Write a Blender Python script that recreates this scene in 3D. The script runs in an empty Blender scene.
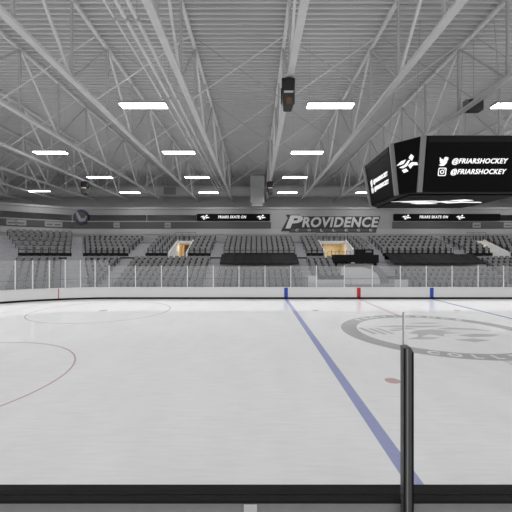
import bpy, math, random
from mathutils import Vector, Matrix
random.seed(7)
PI = math.pi
scn = bpy.context.scene
COL = scn.collection

# ------------------------------------------------------------------ camera, world, exposure
cd = bpy.data.cameras.new('camera'); cam = bpy.data.objects.new('camera', cd); COL.objects.link(cam)
cam.location = (0, 0, 4.0); cam.rotation_euler = (PI/2, 0, 0)
cd.sensor_fit = 'HORIZONTAL'; cd.angle = math.radians(75); cd.clip_end = 300; cd.clip_start = .05
scn.camera = cam
w = bpy.data.worlds.new('world'); scn.world = w; w.use_nodes = True
w.node_tree.nodes['Background'].inputs[0].default_value = (1, 1, 1, 1)
w.node_tree.nodes['Background'].inputs[1].default_value = 0.6
scn.view_settings.view_transform = 'Standard'; scn.view_settings.look = 'None'
scn.view_settings.gamma = 1; scn.view_settings.exposure = 0.4
scn.view_settings.use_curve_mapping = False
LAMP = 6.0; WATT = 122.0; FILL_WATT = 10.0
scn.cycles.use_denoising = True
scn.cycles.max_bounces = 8; scn.cycles.transparent_max_bounces = 24
scn.cycles.diffuse_bounces = 4
scn.cycles.sample_clamp_indirect = 8

# ------------------------------------------------------------------ materials
M = {}
def srgb(v):
    v /= 255.0
    return v/12.92 if v <= .04045 else ((v+.055)/1.055)**2.4
def mat(name, col, rough=.6, metal=0, emit=0, noise=0, nscale=6, spec=.5, aniso=None):
    m = bpy.data.materials.new(name); m.use_nodes = True
    nt = m.node_tree; b = nt.nodes['Principled BSDF']
    if not isinstance(col, tuple): col = (col, col, col)
    b.inputs['Base Color'].default_value = (*col, 1)
    b.inputs['Roughness'].default_value = rough; b.inputs['Metallic'].default_value = metal
    b.inputs['Specular IOR Level'].default_value = spec
    if emit:
        b.inputs['Emission Color'].default_value = (*col, 1); b.inputs['Emission Strength'].default_value = emit
    if noise:
        tc = nt.nodes.new('ShaderNodeTexCoord'); n = nt.nodes.new('ShaderNodeTexNoise'); n.inputs['Scale'].default_value = nscale
        n.inputs['Detail'].default_value = 5
        r = nt.nodes.new('ShaderNodeMapRange'); r.inputs[1].default_value = .3; r.inputs[2].default_value = .7
        r.inputs[3].default_value = 1-noise; r.inputs[4].default_value = 1+noise
        mx = nt.nodes.new('ShaderNodeVectorMath'); mx.operation = 'SCALE'; mx.inputs[0].default_value = col
        nt.links.new(tc.outputs['Object'], n.inputs['Vector']); nt.links.new(n.outputs['Fac'], r.inputs[0])
        nt.links.new(r.outputs[0], mx.inputs['Scale']); nt.links.new(mx.outputs[0], b.inputs['Base Color'])
    M[name] = m; return m
def ice_mat(name, col, noise=.05):
    """painted ice under a clear frozen surface: diffuse paint, mirror-like only at grazing angles"""
    m = bpy.data.materials.new(name); m.use_nodes = True; nt = m.node_tree; N = nt.nodes; L = nt.links
    for n in list(N): N.remove(n)
    out = N.new('ShaderNodeOutputMaterial'); mix = N.new('ShaderNodeAddShader')
    d = N.new('ShaderNodeBsdfDiffuse'); g = N.new('ShaderNodeBsdfGlossy'); g.inputs['Roughness'].default_value = .05
    lw = N.new('ShaderNodeLayerWeight'); lw.inputs['Blend'].default_value = .5
    r = N.new('ShaderNodeMapRange'); r.inputs[1].default_value = .73; r.inputs[2].default_value = .90
    r.inputs[3].default_value = .0; r.inputs[4].default_value = .55
    L.new(lw.outputs['Facing'], r.inputs[0]); L.new(r.outputs[0], g.inputs['Color'])
    tc = N.new('ShaderNodeTexCoord')
    mp = N.new('ShaderNodeMapping'); mp.inputs['Scale'].default_value = (.9, .35, 1)
    n1 = N.new('ShaderNodeTexNoise'); n1.inputs['Scale'].default_value = .8; n1.inputs['Detail'].default_value = 8; n1.inputs['Roughness'].default_value = .65
    mp2 = N.new('ShaderNodeMapping'); mp2.inputs['Rotation'].default_value = (0, 0, .9); mp2.inputs['Scale'].default_value = (1, 9, 1)
    n2 = N.new('ShaderNodeTexNoise'); n2.inputs['Scale'].default_value = 1.2; n2.inputs['Detail'].default_value = 6
    L.new(tc.outputs['Object'], mp.inputs[0]); L.new(mp.outputs[0], n1.inputs['Vector'])
    L.new(tc.outputs['Object'], mp2.inputs[0]); L.new(mp2.outputs[0], n2.inputs['Vector'])
    a = N.new('ShaderNodeMath'); a.operation = 'ADD'; L.new(n1.outputs['Fac'], a.inputs[0]); L.new(n2.outputs['Fac'], a.inputs[1])
    q = N.new('ShaderNodeMapRange'); q.inputs[1].default_value = .7; q.inputs[2].default_value = 1.3
    q.inputs[3].default_value = 1-noise; q.inputs[4].default_value = 1+noise
    L.new(a.outputs[0], q.inputs[0])
    v = N.new('ShaderNodeVectorMath'); v.operation = 'SCALE'; v.inputs[0].default_value = col
    L.new(q.outputs[0], v.inputs['Scale']); L.new(v.outputs[0], d.inputs['Color'])
    L.new(d.outputs[0], mix.inputs[0]); L.new(g.outputs[0], mix.inputs[1]); L.new(mix.outputs[0], out.inputs[0])
    M[name] = m
def glass_mat(name, haze, tint=.97):
    m = bpy.data.materials.new(name); m.use_nodes = True; nt = m.node_tree; N = nt.nodes; L = nt.links
    for n in list(N): N.remove(n)
    out = N.new('ShaderNodeOutputMaterial'); t = N.new('ShaderNodeBsdfTransparent'); t.inputs[0].default_value = (tint, tint, tint, 1)
    d = N.new('ShaderNodeBsdfDiffuse'); d.inputs[0].default_value = (.85, .86, .88, 1)
    g = N.new('ShaderNodeBsdfGlossy'); g.inputs['Roughness'].default_value = .02
    lw = N.new('ShaderNodeFresnel'); lw.inputs[0].default_value = 1.12
    m1 = N.new('ShaderNodeMixShader'); m1.inputs[0].default_value = haze
    m2 = N.new('ShaderNodeMixShader'); L.new(lw.outputs[0], m2.inputs[0])
    L.new(t.outputs[0], m1.inputs[1]); L.new(d.outputs[0], m1.inputs[2])
    L.new(m1.outputs[0], m2.inputs[1]); L.new(g.outputs[0], m2.inputs[2]); L.new(m2.outputs[0], out.inputs[0])
    M[name] = m
ice_mat('ice', (.67, .67, .67), .06); ice_mat('ice_blue', (.30, .32, .49)); ice_mat('ice_red', (.57, .45, .45))
ice_mat('ice_grey', (.37, .37, .37)); ice_mat('ice_light', (.62, .62, .62)); ice_mat('ice_circle', (.44, .33, .34))
ice_mat('ice_dot', (.48, .36, .35)); ice_mat('ice_soft', (.46, .46, .46))
mat('deck', .70, .7, noise=.03, nscale=.6); mat('steel', .80, .6, noise=.03, nscale=2); mat('steel_web_shade', .56, .6); mat('rod', .50, .6)  # web steel is darker: the shade on the verticals is put into its grey
mat('duct', .50, .6, noise=.04); mat('pipe', .82, .6)
mat('wall_paint', .31, .8, noise=.03, nscale=.7); mat('wall_dark', .55, .8); mat('concrete', (.40, .40, .42), .85, noise=.08, nscale=3)
mat('fascia', .07, .7); mat('strip_light', .36, .6); mat('window_dark', .012, .25); mat('banner', .28, .7); mat('banner_ink', .12, .7)
mat('board', .72, .35); mat('board_cap', .80, .4); mat('black', .010, .7, spec=.15); mat('black_cap', .02, .8, spec=.1)
mat('mark_blue', (.012, .06, .42), .4); mat('mark_red', (.5, .012, .018), .4); mat('post_white', .85, .4)
mat('seat', .25, .55, spec=.3, noise=.10, nscale=25); mat('seat_side_shade', .02, .5)
mat('tarp', .008, .7, spec=.2); mat('rail', .04, .4)
mat('tan', (.82, .66, .40), .7, noise=.1); mat('parapet', .74, .7)
mat('screen', .004, .5, spec=.06); mat('housing', .008, .6, spec=.15); mat('frame_grey', .20, .45)
mat('lit_white', (1, 1, 1), .5, emit=.9); M['lit_white'].node_tree.nodes['Principled BSDF'].inputs['Base Color'].default_value = (.02, .02, .02, 1); mat('sign_face', .48, .6); mat('sign_black', .02, .6); mat('navy', (.02, .02, .07), .6)
mat('speaker', .012, .45); mat('speaker_grey', .035, .5); mat('brown', (.12, .05, .02), .6); mat('label_white', .6, .5)
mat('lamp_body', .35, .5); mat('tube', (1, 1, 1), .5, emit=LAMP); mat('warm_tube', (1, .88, .68), .5, emit=1.6)
mat('near_grey', .3, .6, noise=.05); mat('near_rib', .7, .5); mat('metal_post', .085, .45); mat('metal_edge', .32, .35, metal=.5)
mat('seam', .9, .3)
glass_mat('glass', .14, .94); glass_mat('near_glass', .0, .995)

# ------------------------------------------------------------------ helpers
class MB:
    def __init__(s): s.v = []; s.f = []; s.m = []
    def add(s, vs, fs, mi=0):
        b = len(s.v); s.v += [tuple(p) for p in vs]; s.f += [tuple(b+i for i in f) for f in fs]; s.m += [mi]*len(fs); return s
    def box(s, x0, x1, y0, y1, z0, z1, mi=0):
        return s.hexa([(x0,y0,z0),(x1,y0,z0),(x1,y1,z0),(x0,y1,z0),(x0,y0,z1),(x1,y0,z1),(x1,y1,z1),(x0,y1,z1)], mi)
    def hexa(s, p, mi=0):
        return s.add(p, [(3,2,1,0),(4,5,6,7),(0,1,5,4),(1,2,6,5),(2,3,7,6),(3,0,4,7)], mi)
    def bar(s, a, b, w, h=None, mi=0):
        a = Vector(a); b = Vector(b); d = (b-a).normalized(); h = h or w
        up = Vector((0, 0, 1)) if abs(d.z) < .95 else Vector((0, 1, 0))
        r = d.cross(up).normalized()*w/2; u = r.cross(d).normalized()*h/2
        return s.hexa([a-r-u, a+r-u, b+r-u, b-r-u, a-r+u, a+r+u, b+r+u, b-r+u], mi)
    def tube(s, a, b, r, n=10, mi=0, r2=None):
        a = Vector(a); b = Vector(b); d = (b-a).normalized(); r2 = r if r2 is None else r2
        up = Vector((0, 0, 1)) if abs(d.z) < .95 else Vector((0, 1, 0))
        e = d.cross(up).normalized(); u = e.cross(d)
        vs = [a+(e*math.cos(2*PI*i/n)+u*math.sin(2*PI*i/n))*r for i in range(n)] + [b+(e*math.cos(2*PI*i/n)+u*math.sin(2*PI*i/n))*r2 for i in range(n)]
        return s.add(vs, [(i, (i+1) % n, n+(i+1) % n, n+i) for i in range(n)]+[tuple(range(n-1, -1, -1)), tuple(range(n, 2*n))], mi)
    def prism(s, pts, y0, y1, mi=0):
        """polygon in x,z pushed along y"""
        n = len(pts); vs = [(x, y0, z) for x, z in pts]+[(x, y1, z) for x, z in pts]
        return s.add(vs, [(i, (i+1) % n, n+(i+1) % n, n+i) for i in range(n)]+[tuple(range(n-1, -1, -1)), tuple(range(n, 2*n))], mi)
    def mapped(s, pts, o, u, v, depth, mi=0):
        """polygon in local (a,b) on the plane o,u,v pushed out along the normal"""
        o = Vector(o); u = Vector(u); v = Vector(v); nn = u.cross(v).normalized(); n = len(pts)
        vs = [o+u*a+v*b for a, b in pts]+[o+u*a+v*b+nn*depth for a, b in pts]
        return s.add(vs, [(i, (i+1) % n, n+(i+1) % n, n+i) for i in range(n)]+[tuple(range(n-1, -1, -1)), tuple(range(n, 2*n))], mi)
    def build(s, name, mats, parent=None, smooth=False, bevel=0):
        me = bpy.data.meshes.new(name); me.from_pydata(s.v, [], s.f)
        if not isinstance(mats, (list, tuple)): mats = [mats]
        for k in mats: me.materials.append(M[k])
        for p, mi in zip(me.polygons, s.m): p.material_index = mi; p.use_smooth = smooth
        me.update()
        import bmesh
        b = bmesh.new(); b.from_mesh(me); bmesh.ops.recalc_face_normals(b, faces=b.faces); b.to_mesh(me); b.free()
        o = bpy.data.objects.new(name, me); COL.objects.link(o)
        if parent: o.parent = parent; o.matrix_parent_inverse = parent.matrix_basis.inverted()
        if bevel:
            md = o.modifiers.new('bevel', 'BEVEL'); md.width = bevel; md.segments = 2; md.limit_method = 'ANGLE'
        return o
def tag(o, label=None, cat=None, group=None, kind=None):
    if label: o['label'] = label
    if cat: o['category'] = cat
    if group: o['group'] = group
    if kind: o['kind'] = kind
    return o
def empty(name, loc, label=None, cat=None, group=None, kind=None):
    o = bpy.data.objects.new(name, None); o.location = loc; o.empty_display_size = .2; COL.objects.link(o)
    return tag(o, label, cat, group, kind)
def copy_tree(o, loc, label, group=None):
    c = o.copy(); COL.objects.link(c); c.location = loc; c['label'] = label
    if group: c['group'] = group
    for ch in list(o.children):
        d = ch.copy(); COL.objects.link(d); d.parent = c; d.matrix_parent_inverse = ch.matrix_parent_inverse.copy()
        for g in list(ch.children):
            e = g.copy(); COL.objects.link(e); e.parent = d; e.matrix_parent_inverse = g.matrix_parent_inverse.copy()
    return c
def lin(pts): return pts
def text(s, name, material, parent, o, u, v, size, depth=.02, shear=0, offset=0, width=None, align='CENTER', fn=None, space=1.0):
    """lettering lying on the plane o,u,v"""
    cu = bpy.data.curves.new('t', 'FONT'); cu.body = s; cu.size = 1; cu.align_x = align; cu.align_y = 'CENTER'
    cu.extrude = .01; cu.offset = offset; cu.shear = shear; cu.resolution_u = 3; cu.space_character = space
    to = bpy.data.objects.new('t', cu); COL.objects.link(to)
    dg = bpy.context.evaluated_depsgraph_get(); me = bpy.data.meshes.new_from_object(to.evaluated_get(dg))
    bpy.data.objects.remove(to)
    o = Vector(o); u = Vector(u).normalized(); v = Vector(v).normalized(); n = u.cross(v).normalized()
    xs = [q.co.x for q in me.vertices]; wd = max(xs)-min(xs)
    sx = size if width is None else width/wd
    for q in me.vertices:
        a, b, c = q.co.x*sx, q.co.y*size, (q.co.z+.01)/.02*depth
        q.co = fn(a, b, c) if fn else o+u*a+v*b+n*c
    me.name = name; me.materials.clear(); me.materials.append(M[material])
    ob = bpy.data.objects.new(name, me); COL.objects.link(ob)
    if parent: ob.parent = parent; ob.matrix_parent_inverse = parent.matrix_basis.inverted()
    return ob
ORD = ['first', 'second', 'third', 'fourth', 'fifth', 'sixth', 'seventh', 'eighth', 'ninth', 'tenth', 'eleventh', 'twelfth', 'thirteenth',
       'fourteenth', 'fifteenth', 'sixteenth', 'seventeenth', 'eighteenth', 'nineteenth', 'twentieth', 'twenty-first', 'twenty-second',
       'twenty-third', 'twenty-fourth', 'twenty-fifth', 'twenty-sixth', 'twenty-seventh', 'twenty-eighth']
# an abstract angular emblem (generic streaks) in a unit frame about 2 wide and 1 high
EMB = [[(-1, .02), (-.55, .22), (-.1, .26), (-.3, .06), (-.62, .02)], [(-.75, -.12), (-.2, -.02), (.1, .18), (.3, .2), (.0, -.12), (-.4, -.2)],
       [(.15, .32), (.38, .5), (.62, .34), (.45, .12), (.3, .22)], [(.1, -.1), (.4, .05), (.9, -.02), (1, -.18), (.55, -.14), (.3, -.3)],
       [(-.5, -.3), (-.1, -.24), (.12, -.42), (-.3, -.48)]]
def emblem(name, material, parent, o, u, v, hw, hh, depth=.015):
    b = MB()
    for p in EMB: b.mapped([(x*hw, y*2*hh) for x, y in p], o, Vector(u).normalized(), Vector(v).normalized(), depth)
    return b.build(name, material, parent)

# ------------------------------------------------------------------ rink dimensions
CX, CY = 9.55, 17.65          # centre spot
YF, YN = 31.0, 4.24           # faces of the far and near boards
XL = -26.0; RC = 13.0         # end boards, corner radius
BLUE = (2.79, 16.33); GOAL = -17.8
def board_path(off=0, x_end=38, step=3):
    """far boards from the right to the left and round the corner; off pushes it outwards"""
    pts = [(x_end, YF+off)]
    x = x_end
    pts.append((XL+RC, YF+off))
    for i in range(1, 31):
        a = PI/2+i*(PI/2)/30; pts.append((XL+RC+(RC+off)*math.cos(a), YF-RC+(RC+off)*math.sin(a)))
    pts.append((XL-off, 6)); return pts
def path_strip(mb, o0, o1, z0, z1, mi=0):
    a = board_path(o0); b = board_path(o1)
    for i in range(len(a)-1):
        mb.hexa([(*a[i], z0), (*a[i+1], z0), (*b[i+1], z0), (*b[i], z0), (*a[i], z1), (*a[i+1], z1), (*b[i+1], z1), (*b[i], z1)], mi)

# ------------------------------------------------------------------ setting: floor and ice
b = MB(); b.box(-50, 50, -8, 56, -.3, -.03); tag(b.build('floor', 'concrete'), kind='structure')
b = MB(); b.box(XL-1.2, 39, YN-.1, 32.0, -.025, 0); ice = tag(b.build('ice_sheet', 'ice'), kind='structure')
def ice_part(mb, name, material): return mb.build(name, material, ice)
def quad(mb, x0, x1, y0, y1, z=.003): mb.box(x0, x1, y0, y1, 0, z)
for x in BLUE:
    b = MB(); quad(b, x-.15, x+.15, YN, YF); ice_part(b, 'blue_line', 'ice_blue')
b = MB(); quad(b, CX-.15, CX+.15, YN, YF, .0025); ice_part(b, 'centre_line', 'ice_red')
b = MB(); y = YN+.3
while y < YF: quad(b, CX-.07, CX+.07, y, y+.22, .0042) if abs(y-CY) > 4.95 else None; y += .44
ice_part(b, 'centre_line_dashes', 'ice_light')
b = MB(); quad(b, GOAL-.03, GOAL+.03, 7.5, 29.9); ice_part(b, 'goal_line', 'ice_red')
def ring(mb, cx, cy, r0, r1, z0, z1, n=96):
    for i in range(n):
        a, c = 2*PI*i/n, 2*PI*(i+1)/n
        P = lambda r, t, z: (cx+r*math.cos(t), cy+r*math.sin(t), z)
        mb.hexa([P(r0, a, z0), P(r1, a, z0), P(r1, c, z0), P(r0, c, z0), P(r0, a, z1), P(r1, a, z1), P(r1, c, z1), P(r0, c, z1)])
for cy in (10.7, 24.5):
    b = MB(); ring(b, -11.2, cy, 4.72, 4.78, 0, .003); ice_part(b, 'faceoff_circle', 'ice_circle')
    b = MB(); b.tube((-11.2, cy, 0), (-11.2, cy, .003), .3, 24); ice_part(b, 'faceoff_spot', 'ice_dot')
    for x in (4.38, 14.75):
        b = MB(); b.tube((x, cy, 0), (x, cy, .003), .24, 24); ice_part(b, 'faceoff_spot', 'ice_dot')
b = MB(); ring(b, CX, CY, 0.02, 4.05, .0, .0035); ice_part(b, 'logo_field', 'ice')
b = MB(); ring(b, CX, CY, 4.05, 4.9, 0, .0045); ice_part(b, 'logo_ring', 'ice_grey')
def arc_letters(s, a0, a1, r, top, size):
    for i, ch in enumerate(s):
        a = a0+(a1-a0)*i/(len(s)-1); er = Vector((math.cos(a), math.sin(a), 0)); o = Vector((CX, CY, .0045))+er*r
        v = er if top else -er; u = Vector((v.y, -v.x, 0))
        text(ch, 'ring_letter', 'ice_light', ice, o, u, v, size, .002, offset=.05)
arc_letters('PROVIDENCE', math.radians(134), math.radians(46), 4.47, True, .66)
arc_letters('COLLEGE', math.radians(240), math.radians(300), 4.47, False, .66)
# abstract streaks inside the ring
S = [[(-3.6, .9), (-3.35, 1.0), (-3.0, -.5), (-3.25, -.6)], [(-3.1, .7), (-2.9, .8), (-2.5, -.6), (-2.75, -.6)], [(-2.7, .9), (-2.4, .7), (-2.1, -.5), (-2.3, -.5)],
     [(-2.1, .5), (-1.2, .5), (-1.5, .2), (-2.0, .1)], [(-2.6, 1.2), (0.2, 1.0), (1.8, 1.5), (.4, 1.45), (-1.4, 1.55)], [(-1.9, .9), (-.9, .95), (-.4, .6), (-1.4, .6)],
     [(-1.4, -.4), (-.6, .3), (.3, .5), (1.2, .2), (.5, -.1), (1.5, -.3), (.4, -.5), (.1, -1.1), (-.4, -.6), (-1.3, -1.3), (-1.0, -.6)],
     [(-2.0, -1.6), (-1.2, -1.1), (-.2, -1.3), (-.9, -1.7)], [(.7, .7), (1.5, 1.0), (2.8, .7), (3.4, .1), (2.4, .35), (1.6, .5)], [(.9, -.8), (2.0, -.5), (3.2, -.7), (2.4, -1.1), (1.4, -1.2)],
     [(-.3, 2.1), (.9, 2.4), (1.9, 2.2), (.8, 2.0)], [(.2, -1.7), (1.2, -1.5), (1.9, -1.8), (.9, -2.2)]]
for p in S:
    b = MB(); b.mapped(p, (CX-.3, CY, .0035), (1, 0, 0), (0, 1, 0), .001); ice_part(b, 'emblem_streak', 'ice_soft')

# ------------------------------------------------------------------ setting: roof deck and outer walls
b = MB(); prof = []; y = -8.0; ZD = 15.72
while y < 56:
    prof += [(y, ZD), (y+.10, ZD), (y+.11, ZD+.2), (y+.35, ZD+.2)]; y += .36
vs = [(-50, p[0], p[1]) for p in prof]+[(50, p[0], p[1]) for p in prof]; n = len(prof)
b.add(vs, [(i, i+1, n+i+1, n+i) for i in range(n-1)])
b.box(-50, 50, -8, 56, ZD+.25, ZD+.35)
tag(b.build('ceiling', 'deck'), kind='structure')
b = MB(); b.box(-50, 50, 49, 49.3, 0, 16); tag(b.build('wall_back', 'wall_dark'), kind='structure')
b = MB(); b.box(-50, -49.7, -8, 55, 0, 16); tag(b.build('wall_left', 'wall_dark'), kind='structure')
b = MB(); b.box(49.7, 50, -8, 55, 0, 16); tag(b.build('wall_right', 'wall_dark'), kind='structure')

# bowl wall with its bands (straight run, then bent towards the corner on the left)
WP = [(-42, 35.0), (-31.5, 41.7), (-25.3, 46.0), (45, 46.0)]
def wall_band(name, material, z0, z1, t0, t1, xa, xb, bev=0):
    """slab standing t0..t1 in front of the wall line between two x positions"""
    mb = MB()
    def pt(x, t):
        for (ax, ay), (bx, by) in zip(WP, WP[1:]):
            if ax <= x <= bx+1e-6:
                f = (x-ax)/(bx-ax); d = Vector((bx-ax, by-ay, 0)).normalized(); nrm = Vector((d.y, -d.x, 0))
                return Vector((x, ay+(by-ay)*f, 0))+nrm*t
        return Vector((x, 46, 0))
    xs = [xa]+[p[0] for p in WP if xa < p[0] < xb]+[xb]
    for p, q in zip(xs, xs[1:]):
        e = 1e-4
        A0, B0, A1, B1 = pt(p+e, t0), pt(q-e, t0), pt(p+e, t1), pt(q-e, t1)
        mb.hexa([(A1.x, A1.y, z0), (B1.x, B1.y, z0), (B0.x, B0.y, z0), (A0.x, A0.y, z0), (A1.x, A1.y, z1), (B1.x, B1.y, z1), (B0.x, B0.y, z1), (A0.x, A0.y, z1)])
    return mb.build(name, material)
def px(x, Y=45.8): return (x-256)*Y/333.6
tag(wall_band('wall_stand', 'wall_paint', 5.0, 10.65, -.3, 0, -42, 45), kind='structure')
tag(wall_band('trim_1', 'strip_light', 10.45, 10.7, 0, .12, -42, 45), kind='structure')
for i, (xa, xb) in enumerate([(-42, px(271)), (px(393), 45)]):
    tag(wall_band('trim_%d' % (2+2*i), 'fascia', 7.80, 8.68, .02, .10, xa, xb), kind='structure')
    tag(wall_band('trim_%d' % (3+2*i), 'strip_light', 8.70, 8.80, .02, .14, xa, xb), kind='structure')
tag(wall_band('trim_6', 'strip_light', 7.0, 7.72, .02, .06, -42, 45), kind='structure')
wn = 1
for xa, xb in [(-41, -33.7), (-33.6, -25.4), (-25.2, -15.1), (-15.0, -8.2), (px(501), 40)]:
    wf = tag(wall_band('window_%d' % wn, 'rail', 8.85, 9.65, .0, .05, xa, xb), kind='structure')
    g = wall_band('pane', 'window_dark', 8.9, 9.6, .05, .06, xa+.05, xb-.05); g.parent = wf
    wn += 1
for i, (a, c, Y) in enumerate([(5, 12, 41.6), (15, 22.5, 42.3), (44, 50.5, 44), (54.5, 61, 45), (114, 120, 46), (165, 171, 46), (472, 480, 46), (503, 511, 46)]):
    xa, xb = px(a, Y), px(c, Y)
    o = wall_band('banner', 'banner', 7.9, 8.6, .11, .14, xa, xb)
    mb = MB()
    q = wall_band('stripe', 'banner_ink', 8.12, 8.3, .14, .15, xa+.15, xb-.15); q.parent = o
    tag(o, '%s light grey banner from the left on the dark wall band' % ORD[i], 'banner', 'banners on the wall band')

# ------------------------------------------------------------------ seating tiers
NU, NL = 5, 7
def lerp(a, c, t): return tuple(p+(q-p)*t for p, q in zip(a, c))
U = dict(n=NU, F=((-32, 29.2), (-38.5, 35.8)), Mm=((-25.2, 35.0), (-31.2, 40.9)), C=((-20.3, 39.0), (-23.2, 44.5)), y=(39.0, 44.5), z=4.3, dz=.42, wz=.11)
Lw = dict(n=NL, F=((-27.0, 23.8), (-31.4, 28.6)), Mm=((-22.0, 28.9), (-24.7, 34.2)), C=((-16.6, 32.4), (-19.9, 38.2)), y=(32.4, 38.2), z=.75, dz=.4, wz=0)
def line(T, k):
    t = k/T['n']; return [lerp(*T['F'], t), lerp(*T['Mm'], t), lerp(*T['C'], t), (43.0, T['y'][0]+(T['y'][1]-T['y'][0])*t)]
def off(p, q, d, m):      # point pair moved back by d
    a = Vector(p); c = Vector(q); u = (c-a).normalized(); nrm = Vector((-u.y, u.x)); return a+nrm*d+u*m, c+nrm*d-u*m
TUN = [(-10.25, -8.05), (8.0, 11.75), (27.7, 29.7)]
def slab(mb, a0, a1, b0, b1, z0, z1):
    mb.hexa([(*a0, z0), (*a1, z0), (*b1, z0), (*b0, z0), (*a0, z1), (*a1, z1), (*b1, z1), (*b0, z1)])
def at_x(T, k, x):
    l = line(T, k); return (x, l[3][1])
def tier(T, name, cut):
    mb = MB()
    for k in range(T['n']):
        f, g = line(T, k), line(T, k+1); z1 = T['z']+T['dz']*k; z0 = max(z1-1.2, 0) if not cut or k < 4 else z1-.1; zw = z1+T['wz']*k
        slab(mb, f[0], f[1], g[0], g[1], z0-.3, zw); slab(mb, f[1], f[2], g[1], g[2], z0-.3, zw)
        if not cut or k >= 4: slab(mb, f[2], f[3], g[2], g[3], z0, z1)
        else:
            xs = [None]+[v for t in TUN for v in t]+[43.0]
            for i in range(0, len(xs), 2):
                a, c = xs[i], xs[i+1]
                A0, B0 = (f[2], g[2]) if a is None else ((a, f[3][1]), (a, g[3][1]))
                slab(mb, A0, (c, f[3][1]), B0, (c, g[3][1]), z0, z1)
    return tag(mb.build(name, 'concrete'), kind='structure')
tier(U, 'floor_upper_stand', True); tier(Lw, 'floor_lower_stand', False)
mb = MB(); f, g = line(Lw, NL), line(U, 0)
for i in range(3): slab(mb, f[i], f[i+1], g[i], g[i+1], 2.9, 3.55)
for xa, xb in TUN: mb.box(xa, xb, 39.0, 45.6, 3.3, 3.55)
tag(mb.build('floor_cross_aisle', 'concrete'), kind='structure')
mb = MB()
def foot(a, c): mb.bar((a[0], a[1]-.02, 4.17), (c[0], c[1]-.02, 4.17), .05, .36)
p_, q_ = off(g[1], g[2], 0, .2); foot(p_, q_-(q_-p_).normalized()*.9)
for xa, xb in [(-20.2, -14.9), (-12.9, -10.35), (-7.95, -5.3), (-3.8, 4.55), (5.9, 7.9), (11.85, 13.5), (14.8, 23.1), (24.6, 27.6), (29.8, 33.0)]: foot((xa, 38.98), (xb, 38.98))
tag(mb.build('trim_7', 'black'), kind='structure')  # black fascia strip also stands in for the shadow below the upper seats
mb = MB(); f = line(Lw, 0); f2 = [(p[0]+(.1 if i < 3 else 0), p[1]-.14) for i, p in enumerate(f)]
for i in range(3): slab(mb, f2[i], f2[i+1], f[i], f[i+1], -.03, 1.0)
tag(mb.build('trim_8', 'concrete'), kind='structure')

# tunnels
for i, (xa, xb) in enumerate(TUN):
    w_ = ['left', 'middle', 'right'][i]
    root = empty('tunnel_portal', ((xa+xb)/2, 39, 3.55), '%s pale concrete entrance tunnel cut into the upper seats, lit warm inside' % w_, 'tunnel', 'entrance tunnels in the upper stand')
    for x0, x1 in ((xa, xa+.16), (xb-.16, xb)):
        m_ = MB(); m_.add([(x0, 39, 3.551), (x1, 39, 3.551), (x1, 43.4, 3.551), (x0, 43.4, 3.551), (x0, 39, 4.42), (x1, 39, 4.42), (x1, 43.4, 6.12), (x0, 43.4, 6.12)],
              [(3, 2, 1, 0), (4, 5, 6, 7), (0, 1, 5, 4), (1, 2, 6, 5), (2, 3, 7, 6), (3, 0, 4, 7)]); m_.build('side_wall', 'parapet', root)
    m_ = MB(); m_.box(xa, xb, 45.5, 45.6, 3.56, 5.9); m_.build('back_wall', 'tan', root)
    for x0, x1 in ((xa, xa+.1), (xb-.1, xb)): MB().box(x0, x1, 43.42, 45.49, 3.56, 5.84).build('inner_wall', 'tan', root)
    m_ = MB(); m_.box(xa, xb, 43.4, 45.5, 5.84, 5.96); m_.box(xa, xb, 43.3, 43.4, 5.62, 5.96); m_.build('lintel', 'parapet', root)  # front lip extended down to block the lamp's reflection on the ice
    m_ = MB(); m_.box((xa+xb)/2-.5, (xa+xb)/2+.5, 43.52, 43.72, 5.77, 5.84); m_.build('ceiling_lamp', 'warm_tube', root)
    ld = bpy.data.lights.new('lamp_light', 'AREA'); ld.shape = 'RECTANGLE'; ld.size = 1; ld.size_y = .18; ld.energy = 17 if i != 1 else 26; ld.color = (1, .9, .74)
    lo = bpy.data.objects.new('lamp_light', ld); COL.objects.link(lo); lo.location = ((xa+xb)/2, 43.62, 5.76); lo.parent = root; lo.matrix_parent_inverse = root.matrix_basis.inverted()
    m_ = MB(); m_.box(xa+.5, xa+1.15, 45.42, 45.5, 3.56, 5.5); m_.build('doorway', 'brown', root)
    r = empty('guard_rail', ((xa+xb)/2, 43.45, 6.0), 'thin dark guard rail above the %s entrance tunnel' % w_, 'railing', 'guard rails over the tunnels')
    for z in (6.55, 7.05): MB().tube((xa-.2, 43.42, z), (xb+.2, 43.42, z), .022, 6).build('rail', 'rail', r)
    nn = 3
    for j in range(nn+1):
        x = xa-.2+(xb-xa+.4)*j/nn; MB().tube((x, 43.42, 5.98), (x, 43.42, 7.05), .022, 6).build('baluster', 'rail', r)
r = empty('hand_rail', (9.8, 39.4, 3.55), 'short black hand rail standing in the mouth of the middle tunnel', 'railing')
for j in range(7):
    x = 8.5+j*.45; MB().tube((x, 39.5, 3.55), (x, 39.5, 4.75 if j % 2 else 4.55), .03 if j % 2 else .018, 6).build('baluster', 'rail', r)
MB().tube((8.5, 39.5, 4.5), (11.2, 39.5, 4.5), .02, 6).build('rail', 'rail', r)

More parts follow.
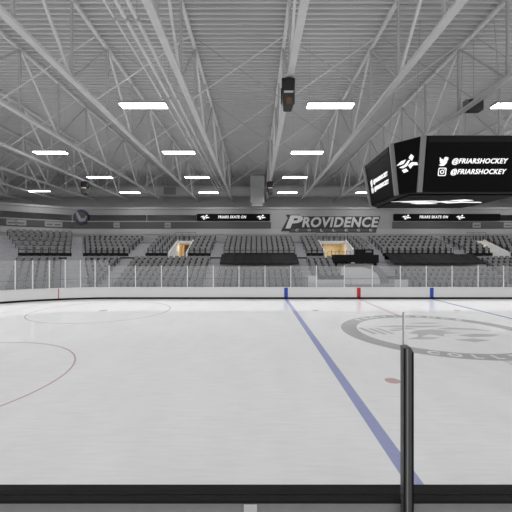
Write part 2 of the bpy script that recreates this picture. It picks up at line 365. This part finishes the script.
# ------------------------------------------------------------------ seats
sb = MB()
sb.prism([(-.235, .40), (.235, .40), (.245, .70), (.20, .84), (.12, .87), (-.12, .87), (-.20, .84), (-.245, .70)], .02, .10, 0)
sb.add([(-.22, -.16, .50), (.22, -.16, .50), (.22, .02, .40), (-.22, .02, .40), (-.22, -.20, .43), (.22, -.20, .43), (.22, .0, .33), (-.22, .0, .33)],
       [(0, 1, 2, 3), (7, 6, 5, 4), (0, 4, 5, 1), (1, 5, 6, 2), (2, 6, 7, 3), (3, 7, 4, 0)], 0)
for x in (-.315, .255): sb.box(x, x+.06, -.16, .06, .0, .66, 1)  # black side frames stand in for the shade in the gaps between seats
proto = sb.build('stadium_seat', ['seat', 'seat_side_shade']); pmesh = proto.data; proto_used = False
SEATS = []   # (dist, location, rotation, label, group)
def seats_row(a, c, z, label, group, pitch=.64):
    a = Vector((*a, 0)); c = Vector((*c, 0)); d = c-a; n = int(d.length/pitch)
    if n < 1: return
    rz = math.atan2(d.y, d.x); e = d/n
    for i in range(n):
        p = a+e*(i+.5); SEATS.append((p.length, (p.x, p.y, z), rz, label, group))
def block(T, name, rows, x0=None, x1=None, wedge=False):
    for k in rows:
        f = line(T, k); z = T['z']+T['dz']*k; lab = 'grey seat, row %s up, %s' % (['one','two','three','four','five','six','seven'][k], name); grp = 'seats in the '+name
        if wedge: a, c = off(f[1], f[2], .45, .2); c -= (c-a).normalized()*(.9 if T is U else 1.8); z += T['wz']*k
        else:
            xa = f[2][0]+.1 if x0 is None else x0
            a, c = Vector((xa, f[3][1]+.45)), Vector((x1, f[3][1]+.45))
        seats_row(a, c, z, lab, grp)
ub = range(NU); lb = range(NL)
block(U, 'upper corner block at the far left', ub, wedge=True)
block(U, 'upper block beside the corner aisle', ub, None, -14.9)
block(U, 'upper block left of the left tunnel', ub, -12.9, -10.35)
block(U, 'upper block right of the left tunnel', ub, -7.95, -5.3)
block(U, 'upper block above the left black tarp', ub, -3.8, 4.55)
block(U, 'upper block left of the middle tunnel', ub, 5.9, 7.9)
block(U, 'upper block right of the middle tunnel', ub, 11.85, 13.5)
block(U, 'upper block above the right black tarp', ub, 14.8, 23.1)
block(U, 'upper block left of the right tunnel', ub, 24.6, 27.6)
block(U, 'upper block right of the right tunnel', ub, 29.8, 33.0)
block(U, 'upper row over the tunnel mouths', [4], 8.1, 11.7); block(U, 'upper row over the tunnel mouths', [4], -10.1, -8.1); block(U, 'upper row over the tunnel mouths', [4], 27.8, 29.6)
block(Lw, 'lower corner block at the far left', lb, wedge=True)
block(Lw, 'lower block left of the slanting aisle', lb, None, -15.6)
block(Lw, 'lower block below the left tunnel', lb, -13.9, -5.35)
block(Lw, 'lower block below the left black tarp', range(4), -3.8, 4.55)
block(Lw, 'lower block left of the camera platform', range(2, 7), 5.9, 8.6)
block(Lw, 'lower block below the right black tarp', range(4), 14.8, 24.6)
block(Lw, 'lower block below the right tunnel', lb, 25.6, 34)
inview = [s for s in SEATS if abs(s[1][0])/s[1][1] < .80]
rest = [s for s in SEATS if abs(s[1][0])/s[1][1] >= .80]
# those covered least by boards and rails show largest: nearest rows first
inview.sort(key=lambda s: s[0]); near = inview[:300]; rest = inview[300:]
for s in near:
    if not proto_used: o = proto; proto_used = True
    else: o = proto.copy(); COL.objects.link(o)
    o.location = s[1]; o.rotation_euler = (0, 0, s[2]); tag(o, s[3], 'seat', s[4])
mb = MB()
for s in rest:
    mt = Matrix.Translation(s[1]) @ Matrix.Rotation(s[2], 4, 'Z'); base = len(mb.v)
    mb.v += [tuple(mt @ v.co) for v in pmesh.vertices]
    for p in pmesh.polygons: mb.f.append(tuple(base+i for i in p.vertices)); mb.m.append(p.material_index)
tag(mb.build('stadium_seats', ['seat', 'seat_side_shade']), 'grey stadium seats filling the farther rows of the stands', 'seats', kind='stuff')

# tarps over the top rows of the lower stand
def tarp(x0, x1, label):
    m_ = MB(); n = 24; prof = [(38.3, 3.56), (38.35, 4.05), (38.1, 4.22), (37.9, 4.22), (37.2, 3.85), (36.4, 3.45), (35.9, 3.3), (35.8, 3.2), (35.75, 3.1)]
    vs = []; fs = []
    for i in range(n+1):
        x = x0+(x1-x0)*i/n; sag = .03*math.sin(i*2.1)
        vs += [(x, y, z+sag*(0 < j < 7)) for j, (y, z) in enumerate(prof)]
    k = len(prof)
    for i in range(n):
        for j in range(k-1): fs.append((i*k+j, (i+1)*k+j, (i+1)*k+j+1, i*k+j+1))
    m_.add(vs, fs)
    o = m_.build('seat_tarp', 'tarp'); md = o.modifiers.new('thick', 'SOLIDIFY'); md.thickness = .03
    tag(o, label, 'tarp', 'black tarps over the top lower rows')
tarp(-3.9, 4.6, 'black tarp over lower seats between the two left aisles'); tarp(14.75, 24.7, 'black tarp over lower seats right of the camera platform')

# aisle handrails
def aisle_rail(x, label, T, up=.9):
    r = empty('aisle_rail', (x, T['y'][0], T['z']), label, 'railing', 'dark handrails down the aisles')
    y0, y1 = T['y']; z0 = T['z']; z1 = z0+T['dz']*T['n']
    a, c = (x, y0+.2, z0+up), (x, y1-.3, z1+up-.5)
    MB().tube(a, c, .03, 6).build('rail', 'rail', r)
    for j in range(4):
        t = j/3; p = lerp(a, c, t); MB().tube((p[0], p[1], p[2]-.9), p, .025, 6).build('rail_post', 'rail', r)
for i, x in enumerate((-14.95, -5.3, -3.75, 4.6, 5.8, 13.6, 14.7, 23.2, 24.5)):
    aisle_rail(x, '%s dark handrail from the left in the upper stand aisles' % ORD[i], U, .75)
for i, x in enumerate((-15.5, -5.2, -3.9, 4.7, 5.75, 25.3)):
    aisle_rail(x, '%s dark handrail from the left in the lower stand aisles' % ORD[i], Lw, .75)
for i, (xa, xb) in enumerate([(-22.8, -20.6), (-15.6, -13.95), (-5.3, -3.95), (4.7, 5.9)]):
    y = 38.25 if xa > -20 else 36.3
    r = empty('cross_rail', ((xa+xb)/2, y, 3.55), '%s short black rail from the left closing an aisle head' % ORD[i], 'railing', 'black rails at the aisle heads')
    MB().box(xa, xb, y, y+.05, 3.70, 3.86).build('rail', 'black', r)
    for x in (xa+.1, xb-.1): MB().tube((x, y+.02, 3.55), (x, y+.02, 3.8), .03, 6).build('rail_post', 'black', r)

# long rail in front of the first row
fr = line(Lw, 0); r = empty('front_rail', (0, 32.2, 1.0), 'long thin dark rail along the front of the lower stand', 'railing')
m_ = MB(); pp = [(p[0]+(.1 if i < 3 else 0), p[1]-.1, 1.8) for i, p in enumerate(fr)]
for a, c in zip(pp, pp[1:]): m_.tube(a, c, .03, 6)
m_.build('rail', 'rail', r)
for j in range(26):
    x = -16+j*2.1; MB().tube((x, 32.3, 1.0), (x, 32.3, 1.8), .018, 6).build('rail_post', 'rail', r)

# camera platform, penalty box wall, white parapet
r = empty('camera_platform', (11.2, 36.5, 2.9), 'black camera platform with stepped skirt in front of the middle tunnel', 'platform')
MB().box(8.7, 13.6, 36.9, 38.3, 3.25, 4.15).build('deck', 'black', r, bevel=.03)
MB().box(11.2, 13.2, 37.4, 38.2, 4.15, 4.75).build('cabinet', 'black', r, bevel=.03)
MB().box(12.3, 12.95, 37.37, 37.4, 4.4, 4.6).build('cabinet_label', 'frame_grey', r)
MB().box(9.9, 11.7, 36.2, 36.9, 2.95, 3.45).build('lower_box', 'black', r, bevel=.03)
MB().box(10.3, 10.7, 36.17, 36.2, 3.2, 3.3).build('box_label', 'label_white', r)
MB().box(8.8, 9.0, 37, 38.2, 2.5, 3.25).build('support', 'black', r); MB().box(13.2, 13.4, 37, 38.2, 2.5, 3.25).build('support', 'black', r)
r = empty('penalty_box_wall', (9.2, 32.6, 0), 'white penalty box wall with dark stripe behind the glass left of centre line', 'wall')
MB().box(5.0, 8.55, 32.0, 32.12, .0, 2.1).build('panel', 'parapet', r); MB().box(5.9, 8.5, 31.96, 31.999, 1.75, 2.15).build('stripe', 'fascia', r)
r = empty('rink_entrance', (10.5, 33, 0), 'rounded white rink entrance wall below the black camera platform', 'wall')
m_ = MB(); m_.prism([(8.7, 0), (12.6, 0), (12.6, 1.6), (12.3, 2.2), (11.7, 2.65), (10.9, 2.85), (8.7, 2.85)], 33.9, 34.1); m_.build('end_wall', 'parapet', r)
m_ = MB(); m_.prism([(12.62, 1.2), (13.5, 1.2), (13.5, 1.9), (12.5, 2.9), (11.5, 3.2), (9.0, 3.2), (9.0, 2.87), (10.9, 2.87), (11.72, 2.67), (12.32, 2.22), (12.62, 1.6)], 33.9, 34.2); m_.build('coping', 'frame_grey', r)
m_ = MB(); m_.box(13.3, 14.6, 32.0, 32.12, 0, 1.75); m_.build('panel', 'parapet', r)
MB().box(12.5, 14.5, 31.96, 31.999, 1.75, 2.1).build('stripe', 'fascia', r)

# ------------------------------------------------------------------ far boards
r = empty('rink_boards', (9.5, YF, 0), 'long white far rink boards with black kick strip and glass on white posts', 'boards')
m_ = MB(); path_strip(m_, 0, .16, .17, 1.06); m_.build('panel', 'board', r)
m_ = MB(); path_strip(m_, -.035, .16, 0, .17); m_.build('kick_strip', 'black', r)
m_ = MB(); path_strip(m_, -.03, .26, 1.06, 1.10); m_.build('cap_rail', 'board_cap', r)
for x in BLUE: MB().box(x-.17, x+.17, YF-.012, YF, .17, 1.06).build('blue_mark', 'mark_blue', r)
MB().box(CX-.17, CX+.17, YF-.012, YF, .17, 1.06).build('red_mark', 'mark_red', r)
yg = YF-RC+math.sqrt(RC**2-(GOAL-XL-RC)**2)
ang = math.atan2(yg-(YF-RC), GOAL-(XL+RC)); er = Vector((math.cos(ang), math.sin(ang), 0)); et = Vector((er.y, -er.x, 0))
c0 = Vector((XL+RC, YF-RC, 0))+er*(RC-.012)
m_ = MB(); m_.hexa([c0-et*.035+Vector((0, 0, .0)), c0+et*.035, c0+et*.035+er*.012, c0-et*.035+er*.012]+[q+Vector((0, 0, 1.06)) for q in (c0-et*.035, c0+et*.035, c0+et*.035+er*.012, c0-et*.035+er*.012)])
m_.build('goal_line_mark', 'mark_red', r)
# glass posts and panes
def walk(path):
    L_ = [0]
    for a, c in zip(path, path[1:]): L_.append(L_[-1]+math.dist(a, c))
    return L_
cen = board_path(.1); LL = walk(cen)
def at_s(s):
    for i in range(len(cen)-1):
        if LL[i+1] >= s:
            f = (s-LL[i])/(LL[i+1]-LL[i]); a, c = cen[i], cen[i+1]; return Vector((a[0]+(c[0]-a[0])*f, a[1]+(c[1]-a[1])*f, 0))
# posts on the straight: pixel grid read from the photo gives 2.41 m spacing
stops = []; x = 34.5-.0
x0 = px(290.5, 31.1)
xs = [px(v, 31.1) for v in (606, 581, 555, 529, 503.5, 478, 452, 426.2, 400.3, 372.3, 344.2, 316.5, 290.8, 265, 239, 213.3, 187.5, 161.5, 135.5)]
stops = [38-x for x in xs if x > XL+RC+.2]
s = stops[-1]
s += 2.45; stops.append(s)
while s < LL[-1]-8: s += 1.25; stops.append(s)
pts = [at_s(s) for s in stops]
allp = list(zip(stops, pts))[::-1]        # left to right
allp = [q for q in allp if abs(q[1].x)/q[1].y < .86]
for i, (s, p) in enumerate(allp):
    tall = p.x < -14.6; h = 3.62 if tall else 3.12
    d = (at_s(s+.05)-at_s(s-.05)).normalized(); nrm = Vector((d.y, -d.x, 0))
    m_ = MB(); m_.bar(p+Vector((0, 0, 1.10)), p+Vector((0, 0, h)), .07, .07)
    m_.build('glass_post', 'post_white', r)
    if i+1 < len(allp):
        q = allp[i+1][1]; e = (q-p).normalized(); n_ = Vector((-e.y, e.x, 0))*.006; A = p+e*.05; B = q-e*.05; h2 = h-.04
        m_ = MB(); m_.hexa([A-n_+Vector((0, 0, 1.1)), B-n_+Vector((0, 0, 1.1)), B+n_+Vector((0, 0, 1.1)), A+n_+Vector((0, 0, 1.1)),
                            A-n_+Vector((0, 0, h2)), B-n_+Vector((0, 0, h2)), B+n_+Vector((0, 0, h2)), A+n_+Vector((0, 0, h2))])
        m_.build('glass_pane', 'glass', r)

# ------------------------------------------------------------------ near boards, post and glass
r = empty('near_boards', (0, 4.1, 0), 'near rink boards with black cap rail, clear glass and one dark post', 'boards')
MB().box(-9, 9, 4.0, 4.2, .0, 1.06).build('panel', 'board', r)
MB().box(-9, 9, 3.955, 4.24, 1.06, 1.10).build('cap_rail', 'black_cap', r, bevel=.008)
MB().box(-9, 9, 3.975, 4.0, .0, 1.06).build('outer_panel', 'near_grey', r)
MB().box(-.145, .012, 3.945, 3.975, .0, 1.055).build('outer_rib', 'near_rib', r)
post = 0
m_ = MB(); X0, X1 = 1.722, 1.828
m_.add([(X0, 3.88, .5), (X1, 3.88, .5), (X1, 3.985, .5), (X0, 3.985, .5), (X0, 3.88, 2.935), (X0+.075, 3.88, 2.94), (X1, 3.88, 2.895), (X1, 3.985, 2.90), (X0+.075, 3.985, 2.945), (X0, 3.985, 2.94)],
       [(3, 2, 1, 0), (0, 1, 6, 5, 4), (1, 2, 7, 6), (2, 3, 9, 8, 7), (3, 0, 4, 9), (4, 5, 8, 9), (5, 6, 7, 8)]); post = m_.build('glass_post', 'metal_post', r, bevel=.006)
MB().box(X0+.028, X0+.045, 3.872, 3.88, .5, 2.92).build('edge_strip', 'metal_edge', post)
MB().box(X0-.006, X0+.012, 3.872, 3.88, .5, 2.92).build('gasket', 'black', post); MB().box(X1-.014, X1+.004, 3.872, 3.88, .5, 2.88).build('gasket', 'black', post)
for xa, xb, sd, lab in ((-7.5, 1.783, 1, 'large clear near glass pane left of the dark post'), (1.793, 8.5, 0, 'large clear near glass pane right of the dark post')):
    pn = MB().box(xa, xb, 4.044, 4.056, 1.10, 3.32).build('glass_pane', 'near_glass', r)
    MB().box(xb if sd else xa-.004, xb+.002 if sd else xa+.014, 4.042, 4.058, 1.10, 3.32).build('polished_edge', 'frame_grey' if sd else 'seam', pn)

# ------------------------------------------------------------------ roof trusses
ZB, ZT = 12.0, 15.55; TY0 = 4.15; PAN = 3.65
TX = [1.52+4.93*k for k in range(-8, 8)]
root0 = None
for i, X in enumerate(TX):
    lab = '%s roof truss from the left, pale steel with braced web' % ORD[i]
    if root0 is None:
        root0 = empty('roof_truss', (X, 0, ZB), lab, 'truss', 'steel roof trusses')
        MB().box(X-.14, X+.14, -4, 48.9, ZB-.07, ZB+.07).build('bottom_chord', 'steel', root0)
        MB().box(X-.09, X+.09, -4, 48.9, ZT, ZT+.15).build('top_chord', 'steel', root0)
        for k in range(0, 13):
            y = TY0+PAN*k
            MB().box(X-.05, X+.05, y-.055, y+.055, ZB+.07, ZT).build('vertical', 'steel_web_shade', root0)
            if k % 2 == 0:
                MB().bar((X, y+.1, ZT), (X, y+PAN-.05, ZB+.07), .11).build('diagonal', 'steel', root0)
                if k: MB().bar((X, y-.1, ZT), (X, y-PAN+.05, ZB+.07), .07).build('diagonal', 'steel_web_shade', root0)
    else: copy_tree(root0, (X, 0, ZB), lab)
rod0 = None
for j, y in enumerate((17.2, 24.5, 31.8, 39.1, 46.4)):
    for i, X in enumerate(TX[:-1]):
        lab = 'thin crossed sway rods of the %s line from the front, %s bay from the left' % (ORD[j], ORD[i])
        if rod0 is None:
            rod0 = empty('sway_brace', (X, y, ZB), lab, 'brace', 'crossed sway rods between the trusses')
            MB().tube((X+.12, y, ZB+.08), (X+4.80, y+.3, ZT-.05), .035, 6).build('rod', 'steel', rod0)
            MB().tube((X+.12, y+.3, ZT-.05), (X+4.80, y, ZB+.08), .022, 6).build('rod', 'rod', rod0)
        else: copy_tree(rod0, (X, y, ZB), lab)
for i, (x, rr) in enumerate(((-5.12, .04), (-4.72, .075), (-4.32, .075))):
    r = empty('roof_pipe', (x, 20, 12.6), '%s of three long pipes beside the fourth truss left of centre' % ['leftmost', 'middle', 'rightmost'][i], 'pipe', 'long roof pipes')
    MB().tube((x, -4, 12.6), (x, 44, 12.6), rr, 10).build('pipe_run', 'pipe', r, smooth=True)
    m_ = MB()
    for y in range(12, 44, 6): m_.tube((x, y, 12.6-0), (x, y+.14, 12.6), rr+.025, 10)
    m_.build('coupling', 'steel_web_shade', r)
    for y in range(12, 44, 6): MB().tube((x, y+.07, 12.6), (x, y+.07, ZD), .01, 5).build('hanger', 'rod', r)

# horizontal duct, vertical duct
r = empty('roof_duct', (0, 46.1, 12.9), 'big round pale duct running across under the far end of the roof', 'duct')
MB().tube((-44, 46.1, 12.95), (44, 46.1, 12.95), .82, 24).build('duct_run', 'duct', r, smooth=True)
for x in range(-40, 44, 6): MB().tube((x, 46.1, 12.95), (x+.12, 46.1, 12.95), .85, 24).build('duct_collar', 'duct', r)
MB().box(-12.5, -10.9, 45.15, 45.35, 12.35, 13.3).build('grille', 'frame_grey', r)
r = empty('duct_riser', (.3, 44.4, 10.6), 'tall boxy pale duct riser dropping in front of the round duct', 'duct')
MB().box(-.75, 1.1, 44.0, 44.9, 11.0, 14.9).build('riser_body', 'duct', r, bevel=.03)
MB().box(-.85, 1.2, 43.9, 45.0, 14.6, 14.75).build('flange', 'frame_grey', r); MB().box(-.85, 1.2, 43.9, 45.0, 12.9, 12.98).build('flange', 'steel_web_shade', r)
MB().box(-.55, .9, 44.1, 44.8, 10.6, 11.0).build('outlet', 'duct', r)

# ------------------------------------------------------------------ ceiling lights
l0 = None; n_ = 0
cols = [3.98+10.0*k for k in range(-4, 4)]
for j, y in enumerate((1.4, 9.6, 17.9, 26.0, 34.2, 42.4)):
    for i, x in enumerate(cols):
        if i == 1 and j == 4: continue
        if i == 1 and j == 5: x, y = -26.9, 41.4
        elif j == 5: y = 42.4
        lab = 'bright twin strip ceiling light, %s row from the front, %s column from the left' % (ORD[j], ORD[i])
        if l0 is None:
            l0 = empty('ceiling_light', (x, y, 12.0), lab, 'light', 'strip lights under the trusses')
            MB().box(x-1.24, x+1.24, y-.29, y+.29, 12.08, 12.2).build('lamp_frame', 'lamp_body', l0)
            for yy in (y-.27, y+.06): MB().box(x-1.22, x+1.22, yy, yy+.21, 12.02, 12.08).build('diffuser', 'tube', l0)
            ld = bpy.data.lights.new('lamp_light', 'AREA'); ld.shape = 'RECTANGLE'; ld.size = 2.4; ld.size_y = .56; ld.energy = WATT
            lo = bpy.data.objects.new('lamp_light', ld); COL.objects.link(lo); lo.location = (x, y, 12.01); lo.parent = l0; lo.matrix_parent_inverse = l0.matrix_basis.inverted()
            lu = bpy.data.lights.new('ceiling_fill', 'AREA'); lu.shape = 'RECTANGLE'; lu.size = 1.2; lu.size_y = .5; lu.energy = FILL_WATT  # added upward fill to brighten the roof deck, not part of the fixture
            uo = bpy.data.objects.new('ceiling_fill', lu); COL.objects.link(uo); uo.location = (x, y, 12.21); uo.rotation_euler = (PI, 0, 0); uo.parent = l0; uo.matrix_parent_inverse = l0.matrix_basis.inverted()
            for xx in (x-1.1, x+1.1): MB().tube((xx, y, 12.2), (xx, y, ZD), .008, 5).build('hanger', 'rod', l0)
        else: copy_tree(l0, (x, y, 12.0), lab)

# ------------------------------------------------------------------ hanging speakers
def speaker(x, y, label, s=1.0):
    r = empty('hanging_speaker', (x, y, 11.93), label, 'speaker', 'black speakers hanging below the trusses')
    z = 11.33
    MB().box(x-.12, x+.12, y-.2, y+.2, z+.1, z+.60).build('clamp', 'speaker', r)
    m_ = MB(); m_.hexa([(x-.33*s, y-.36, z-.05), (x+.33*s, y-.36, z-.05), (x+.3*s, y+.3, z-.05), (x-.3*s, y+.3, z-.05), (x-.36*s, y-.3, z+.55), (x+.36*s, y-.3, z+.55), (x+.3*s, y+.3, z+.55), (x-.3*s, y+.3, z+.55)])
    m_.build('upper_cabinet', 'speaker', r, bevel=.05)
    m_ = MB(); m_.hexa([(x-.27*s, y-.42, z-.72), (x+.27*s, y-.42, z-.72), (x+.22*s, y+.2, z-.78), (x-.22*s, y+.2, z-.78), (x-.33*s, y-.34, z-.08), (x+.33*s, y-.34, z-.08), (x+.3*s, y+.3, z-.08), (x-.3*s, y+.3, z-.08)])
    m_.build('lower_cabinet', 'speaker_grey', r, bevel=.05)
    c = MB().tube((x, y-.455, z-.55), (x, y-.37, z-.53), .17*s, 20, r2=.10).build('cone', 'brown', r)
    MB().tube((x, y-.475, z-.56), (x, y-.45, z-.555), .07*s, 14).build('dust_cap', 'brown', c)
    MB().box(x-.24*s, x+.24*s, y-.40, y-.36, z-.17, z-.09).build('label_plate', 'label_white', r)
    for sx in (-1, 1): MB().bar((x+sx*.35*s, y, z+.2), (x+sx*.34*s, y, z-.5), .04, .08).build('bracket', 'speaker', r)
speaker(1.43, 15.0, 'black hanging speaker with brown cone near the picture centre', .85)
speaker(1.50, 35.6, 'small distant hanging speaker beside the boxy duct riser')
speaker(-18.2, 35.6, 'small distant hanging speaker at the far left roof')
speaker(21.24, 35.6, 'distant hanging speaker behind the scoreboard')

# ------------------------------------------------------------------ scoreboard
r = empty('scoreboard', (9.75, 17.85, 6.92), 'large black hanging video scoreboard over centre ice', 'scoreboard')
ZS0, ZS1 = 6.92, 9.33; sx, sy = 9.75, 17.85
bot = [(7.5, 15.3), (12.0, 15.3), (12.7, 16.1), (12.7, 19.6), (12.0, 20.4), (7.5, 20.4), (6.8, 19.6), (6.8, 16.1)]
top = [(7.42, 14.75), (12.08, 14.75), (13.05, 15.85), (13.05, 19.85), (12.08, 20.95), (7.42, 20.95), (6.45, 19.85), (6.45, 15.85)]
m_ = MB(); m_.add([(*p, ZS0) for p in bot]+[(*p, ZS1) for p in top], [(i, (i+1) % 8, 8+(i+1) % 8, 8+i) for i in range(8)]+[tuple(range(7, -1, -1)), tuple(range(8, 16))])
m_.build('housing', 'housing', r)
for i in range(8):
    a, c = Vector((*bot[i], ZS0)), Vector((*top[i], ZS1)); cc = Vector((sx, sy, (a.z+c.z)/2)); d = ((a+c)/2-cc).normalized()*.03
    MB().bar(a+d, c+d, .2, .12).build('corner_post', 'frame_grey', r)
def face(i):
    """origin at the face's lower left seen from outside, with unit axes and size"""
    j = (i+1) % 8; A, B, Cc, D = Vector((*bot[i], ZS0)), Vector((*bot[j], ZS0)), Vector((*top[j], ZS1)), Vector((*top[i], ZS1))
    mid = (A+B)/2; u = (B-A).normalized(); v = ((Cc+D)/2-mid); h = v.length; v.normalize(); n = u.cross(v)
    return mid, u, v, n, (B-A).length, h
BIRD = [(-.5, -.38), (-.22, -.30), (-.42, -.08), (-.30, -.08), (-.50, .15), (-.38, .14), (-.46, .42), (-.22, .22), (.02, .15), (.06, .36), (.22, .46), (.38, .38), (.54, .42), (.44, .27), (.55, .22), (.44, .12), (.36, -.20), (.12, -.46), (-.25, -.48)]
def insta(o, u, v, s, par):
    m_ = MB()
    def rr(h, rad, n=5):
        out = []
        for q, (cx_, cy_) in enumerate(((h-rad, h-rad), (-h+rad, h-rad), (-h+rad, -h+rad), (h-rad, -h+rad))):
            for k in range(n): t = PI/2*q+PI/2*k/(n-1); out.append((cx_+rad*math.cos(t), cy_+rad*math.sin(t)))
        return out
    def ringp(A, B):
        n = len(A)
        for k in range(n):
            l = (k+1) % n; m_.mapped([A[k], A[l], B[l], B[k]], o, u*s, v*s, .012)
    ringp(rr(.5, .16), rr(.40, .10))
    C_ = lambda R: [(R*math.cos(2*PI*k/16), R*math.sin(2*PI*k/16)) for k in range(16)]
    ringp(C_(.26), C_(.16)); m_.mapped([(x*.06+.27, y*.06+.27) for x, y in C_(1)], o, u*s, v*s, .012)
    return m_.build('camera_icon', 'lit_white', par)
for i, inset in ((0, .12), (2, .12), (4, .12), (6, .12)):
    o, u, v, n, wd, h = face(i); hw = wd/2-.12
    m_ = MB(); m_.mapped([(-hw, .06), (hw, .06), (hw+.02, h-.32), (-hw-.02, h-.32)], o+n*.005, u, v, .05); sc_ = m_.build('screen', 'screen', r)
    m_ = MB(); m_.mapped([(-hw, h-.28), (hw, h-.28), (hw, h-.03), (-hw, h-.03)], o+n*.005, u, v, .04); m_.build('top_panel', 'housing', r)
    o2 = o+n*.06; k = 1.0 if i in (0, 4) else .80
    for row, b_ in ((0, 1.37), (1, .91)):
        if i in (2, 6): b_ = 1.22 if row == 0 else .82
        text('@FRIARSHOCKEY', 'handle_text', 'lit_white', sc_, o2+u*(.24*k)+v*b_, u, v, .30, .012, shear=.2, offset=.022, space=1.08, width=2.5*k)
        io = o2-u*(1.36*k)+v*b_
        if row == 0: m_ = MB(); m_.mapped([(x*.40*k, y*.42) for x, y in BIRD], io, u, v, .012); m_.build('bird_icon', 'lit_white', sc_)
        else: insta(io, u, v, .36*k if k == 1 else .30, sc_)
for i in (1, 3, 5, 7):
    o, u, v, n, wd, h = face(i); m_ = MB(); m_.mapped([(-wd/2+.12, .08), (wd/2-.12, .08), (wd/2+.05, h-.06), (-wd/2-.05, h-.06)], o+n*.005, u, v, .03); c_ = m_.build('corner_panel', 'screen', r)
    emblem('streak_emblem', 'lit_white', c_, o+n*.045+v*(h*.56), u, v, .50, .40)
m_ = MB(); m_.box(7.25, 12.25, 15.75, 19.95, ZS0-.06, ZS0-.001); us = m_.build('under_screen', 'screen', r)
emblem('streak_emblem', 'lit_white', us, (9.6, 17.6, ZS0-.062), (1, 0, 0), (0, -1, 0), 2.5, .75, .01)
for x, y in ((7.6, 16), (11.9, 16), (7.6, 19.6), (11.9, 19.6)): MB().tube((x, y, ZS1), (x+(11.2-x)*.15, y+(17.8-y)*.3, ZD-.01), .02, 6).build('hoist_cable', 'rod', r)
r = empty('hoist_box', (11.5, 18.0, 12.1), 'dark hoist box sitting on the truss above the scoreboard', 'hoist')
MB().box(11.56, 12.3, 18.0, 18.5, 11.9, 12.5).build('hoist_body', 'speaker_grey', r, bevel=.03)
MB().box(11.4, 11.55, 18.1, 18.4, 12.1, 12.5).build('motor', 'frame_grey', r); MB().tube((11.9, 18.25, 12.5), (11.9, 18.25, ZD-.01), .015, 6).build('hoist_cable', 'rod', r)

# ------------------------------------------------------------------ wall signs
def ribbon(xa, xb, t0, t1, e0, e1, label):
    r = empty('ribbon_board', ((xa+xb)/2, 45.75, 8.85), label, 'screen', 'ribbon boards on the stand wall')
    m_ = MB(); m_.box(xa, xb, 45.72, 45.99, 8.84, 9.78); m_.build('panel', 'screen', r)
    text('FRIARS SKATE ON', 'ribbon_text', 'lit_white', r, ((t0+t1)/2, 45.71, 9.33), (1, 0, 0), (0, 0, 1), .50, .012, shear=.2, offset=.02, space=1.15, width=t1-t0)
    for x in (e0, e1): emblem('streak_emblem', 'lit_white', r, (x, 45.71, 9.33), (1, 0, 0), (0, 0, 1), .62, .34)
ribbon(px(197), px(270), px(218), px(246), px(205), px(261), 'black ribbon board with white lettering left of the big wall sign')
ribbon(px(394), px(500), px(419), px(447.5), px(406), px(460), 'black ribbon board with white lettering right of the big wall sign')
r = empty('wall_sign', (10.2, 45.8, 7.3), 'large slanted grey letter sign reading PROVIDENCE on the stand wall', 'sign')
P = lambda x, y: (px(x), 4+(256-y)*45.8/333.6)
m_ = MB(); m_.prism([P(289, 232.3), P(375.8, 232.3), P(380.6, 216.3), P(300, 216.3), P(299.5, 214.6), P(286, 214.6), P(288, 218), P(281, 231), P(289.5, 231)], 45.86, 45.98); m_.build('backing', 'sign_black', r)
m_ = MB(); m_.prism([P(290.5, 231.7), P(375.2, 231.7), P(376.2, 228.9), P(291.5, 228.9)], 45.83, 45.86); m_.build('lower_band', 'fascia', r)
mid = P(339.2, 222.7)
text('ROVIDENCE', 'sign_letters', 'sign_face', r, (mid[0], 45.86, mid[1]), (1, 0, 0), (0, 0, 1), 1.85, .10, shear=.22, offset=.035, space=1.08, width=px(378.2)-px(301))
pm = P(291.8, 222.6)
text('P', 'sign_letters', 'sign_face', r, (pm[0], 45.86, pm[1]), (1, 0, 0), (0, 0, 1), 2.35, .10, shear=.25, offset=.04, width=px(301)-px(283.5))
for i, ch in enumerate('COLLEGE'):
    q = P(297+i*12.3, 230.3); text(ch, 'small_letters', 'sign_face', r, (q[0], 45.83, q[1]), (1, 0, 0), (0, 0, 1), .46, .02, offset=.02, width=.42)
r = empty('wall_emblem', (-24.0, 45.8, 8.3), 'round navy emblem with pale slanted bars on the far left wall', 'sign')
m_ = MB(); m_.tube((-24, 45.72, 9.35), (-24, 45.98, 9.35), 1.0, 32); m_.build('disc', 'navy', r); MB().tube((-24, 45.70, 9.35), (-24, 45.72, 9.35), .72, 32).build('inner_disc', 'fascia', r)
m_ = MB(); m_.mapped([(-.75, .6), (-.45, .75), (.05, -.2), (.6, -.15), (.55, .15), (.85, .15), (.6, -.6), (-.15, -.65)], (-24, 45.70, 9.35), (1, 0, 0), (0, 0, 1), .02); m_.build('pale_bars', 'banner', r)
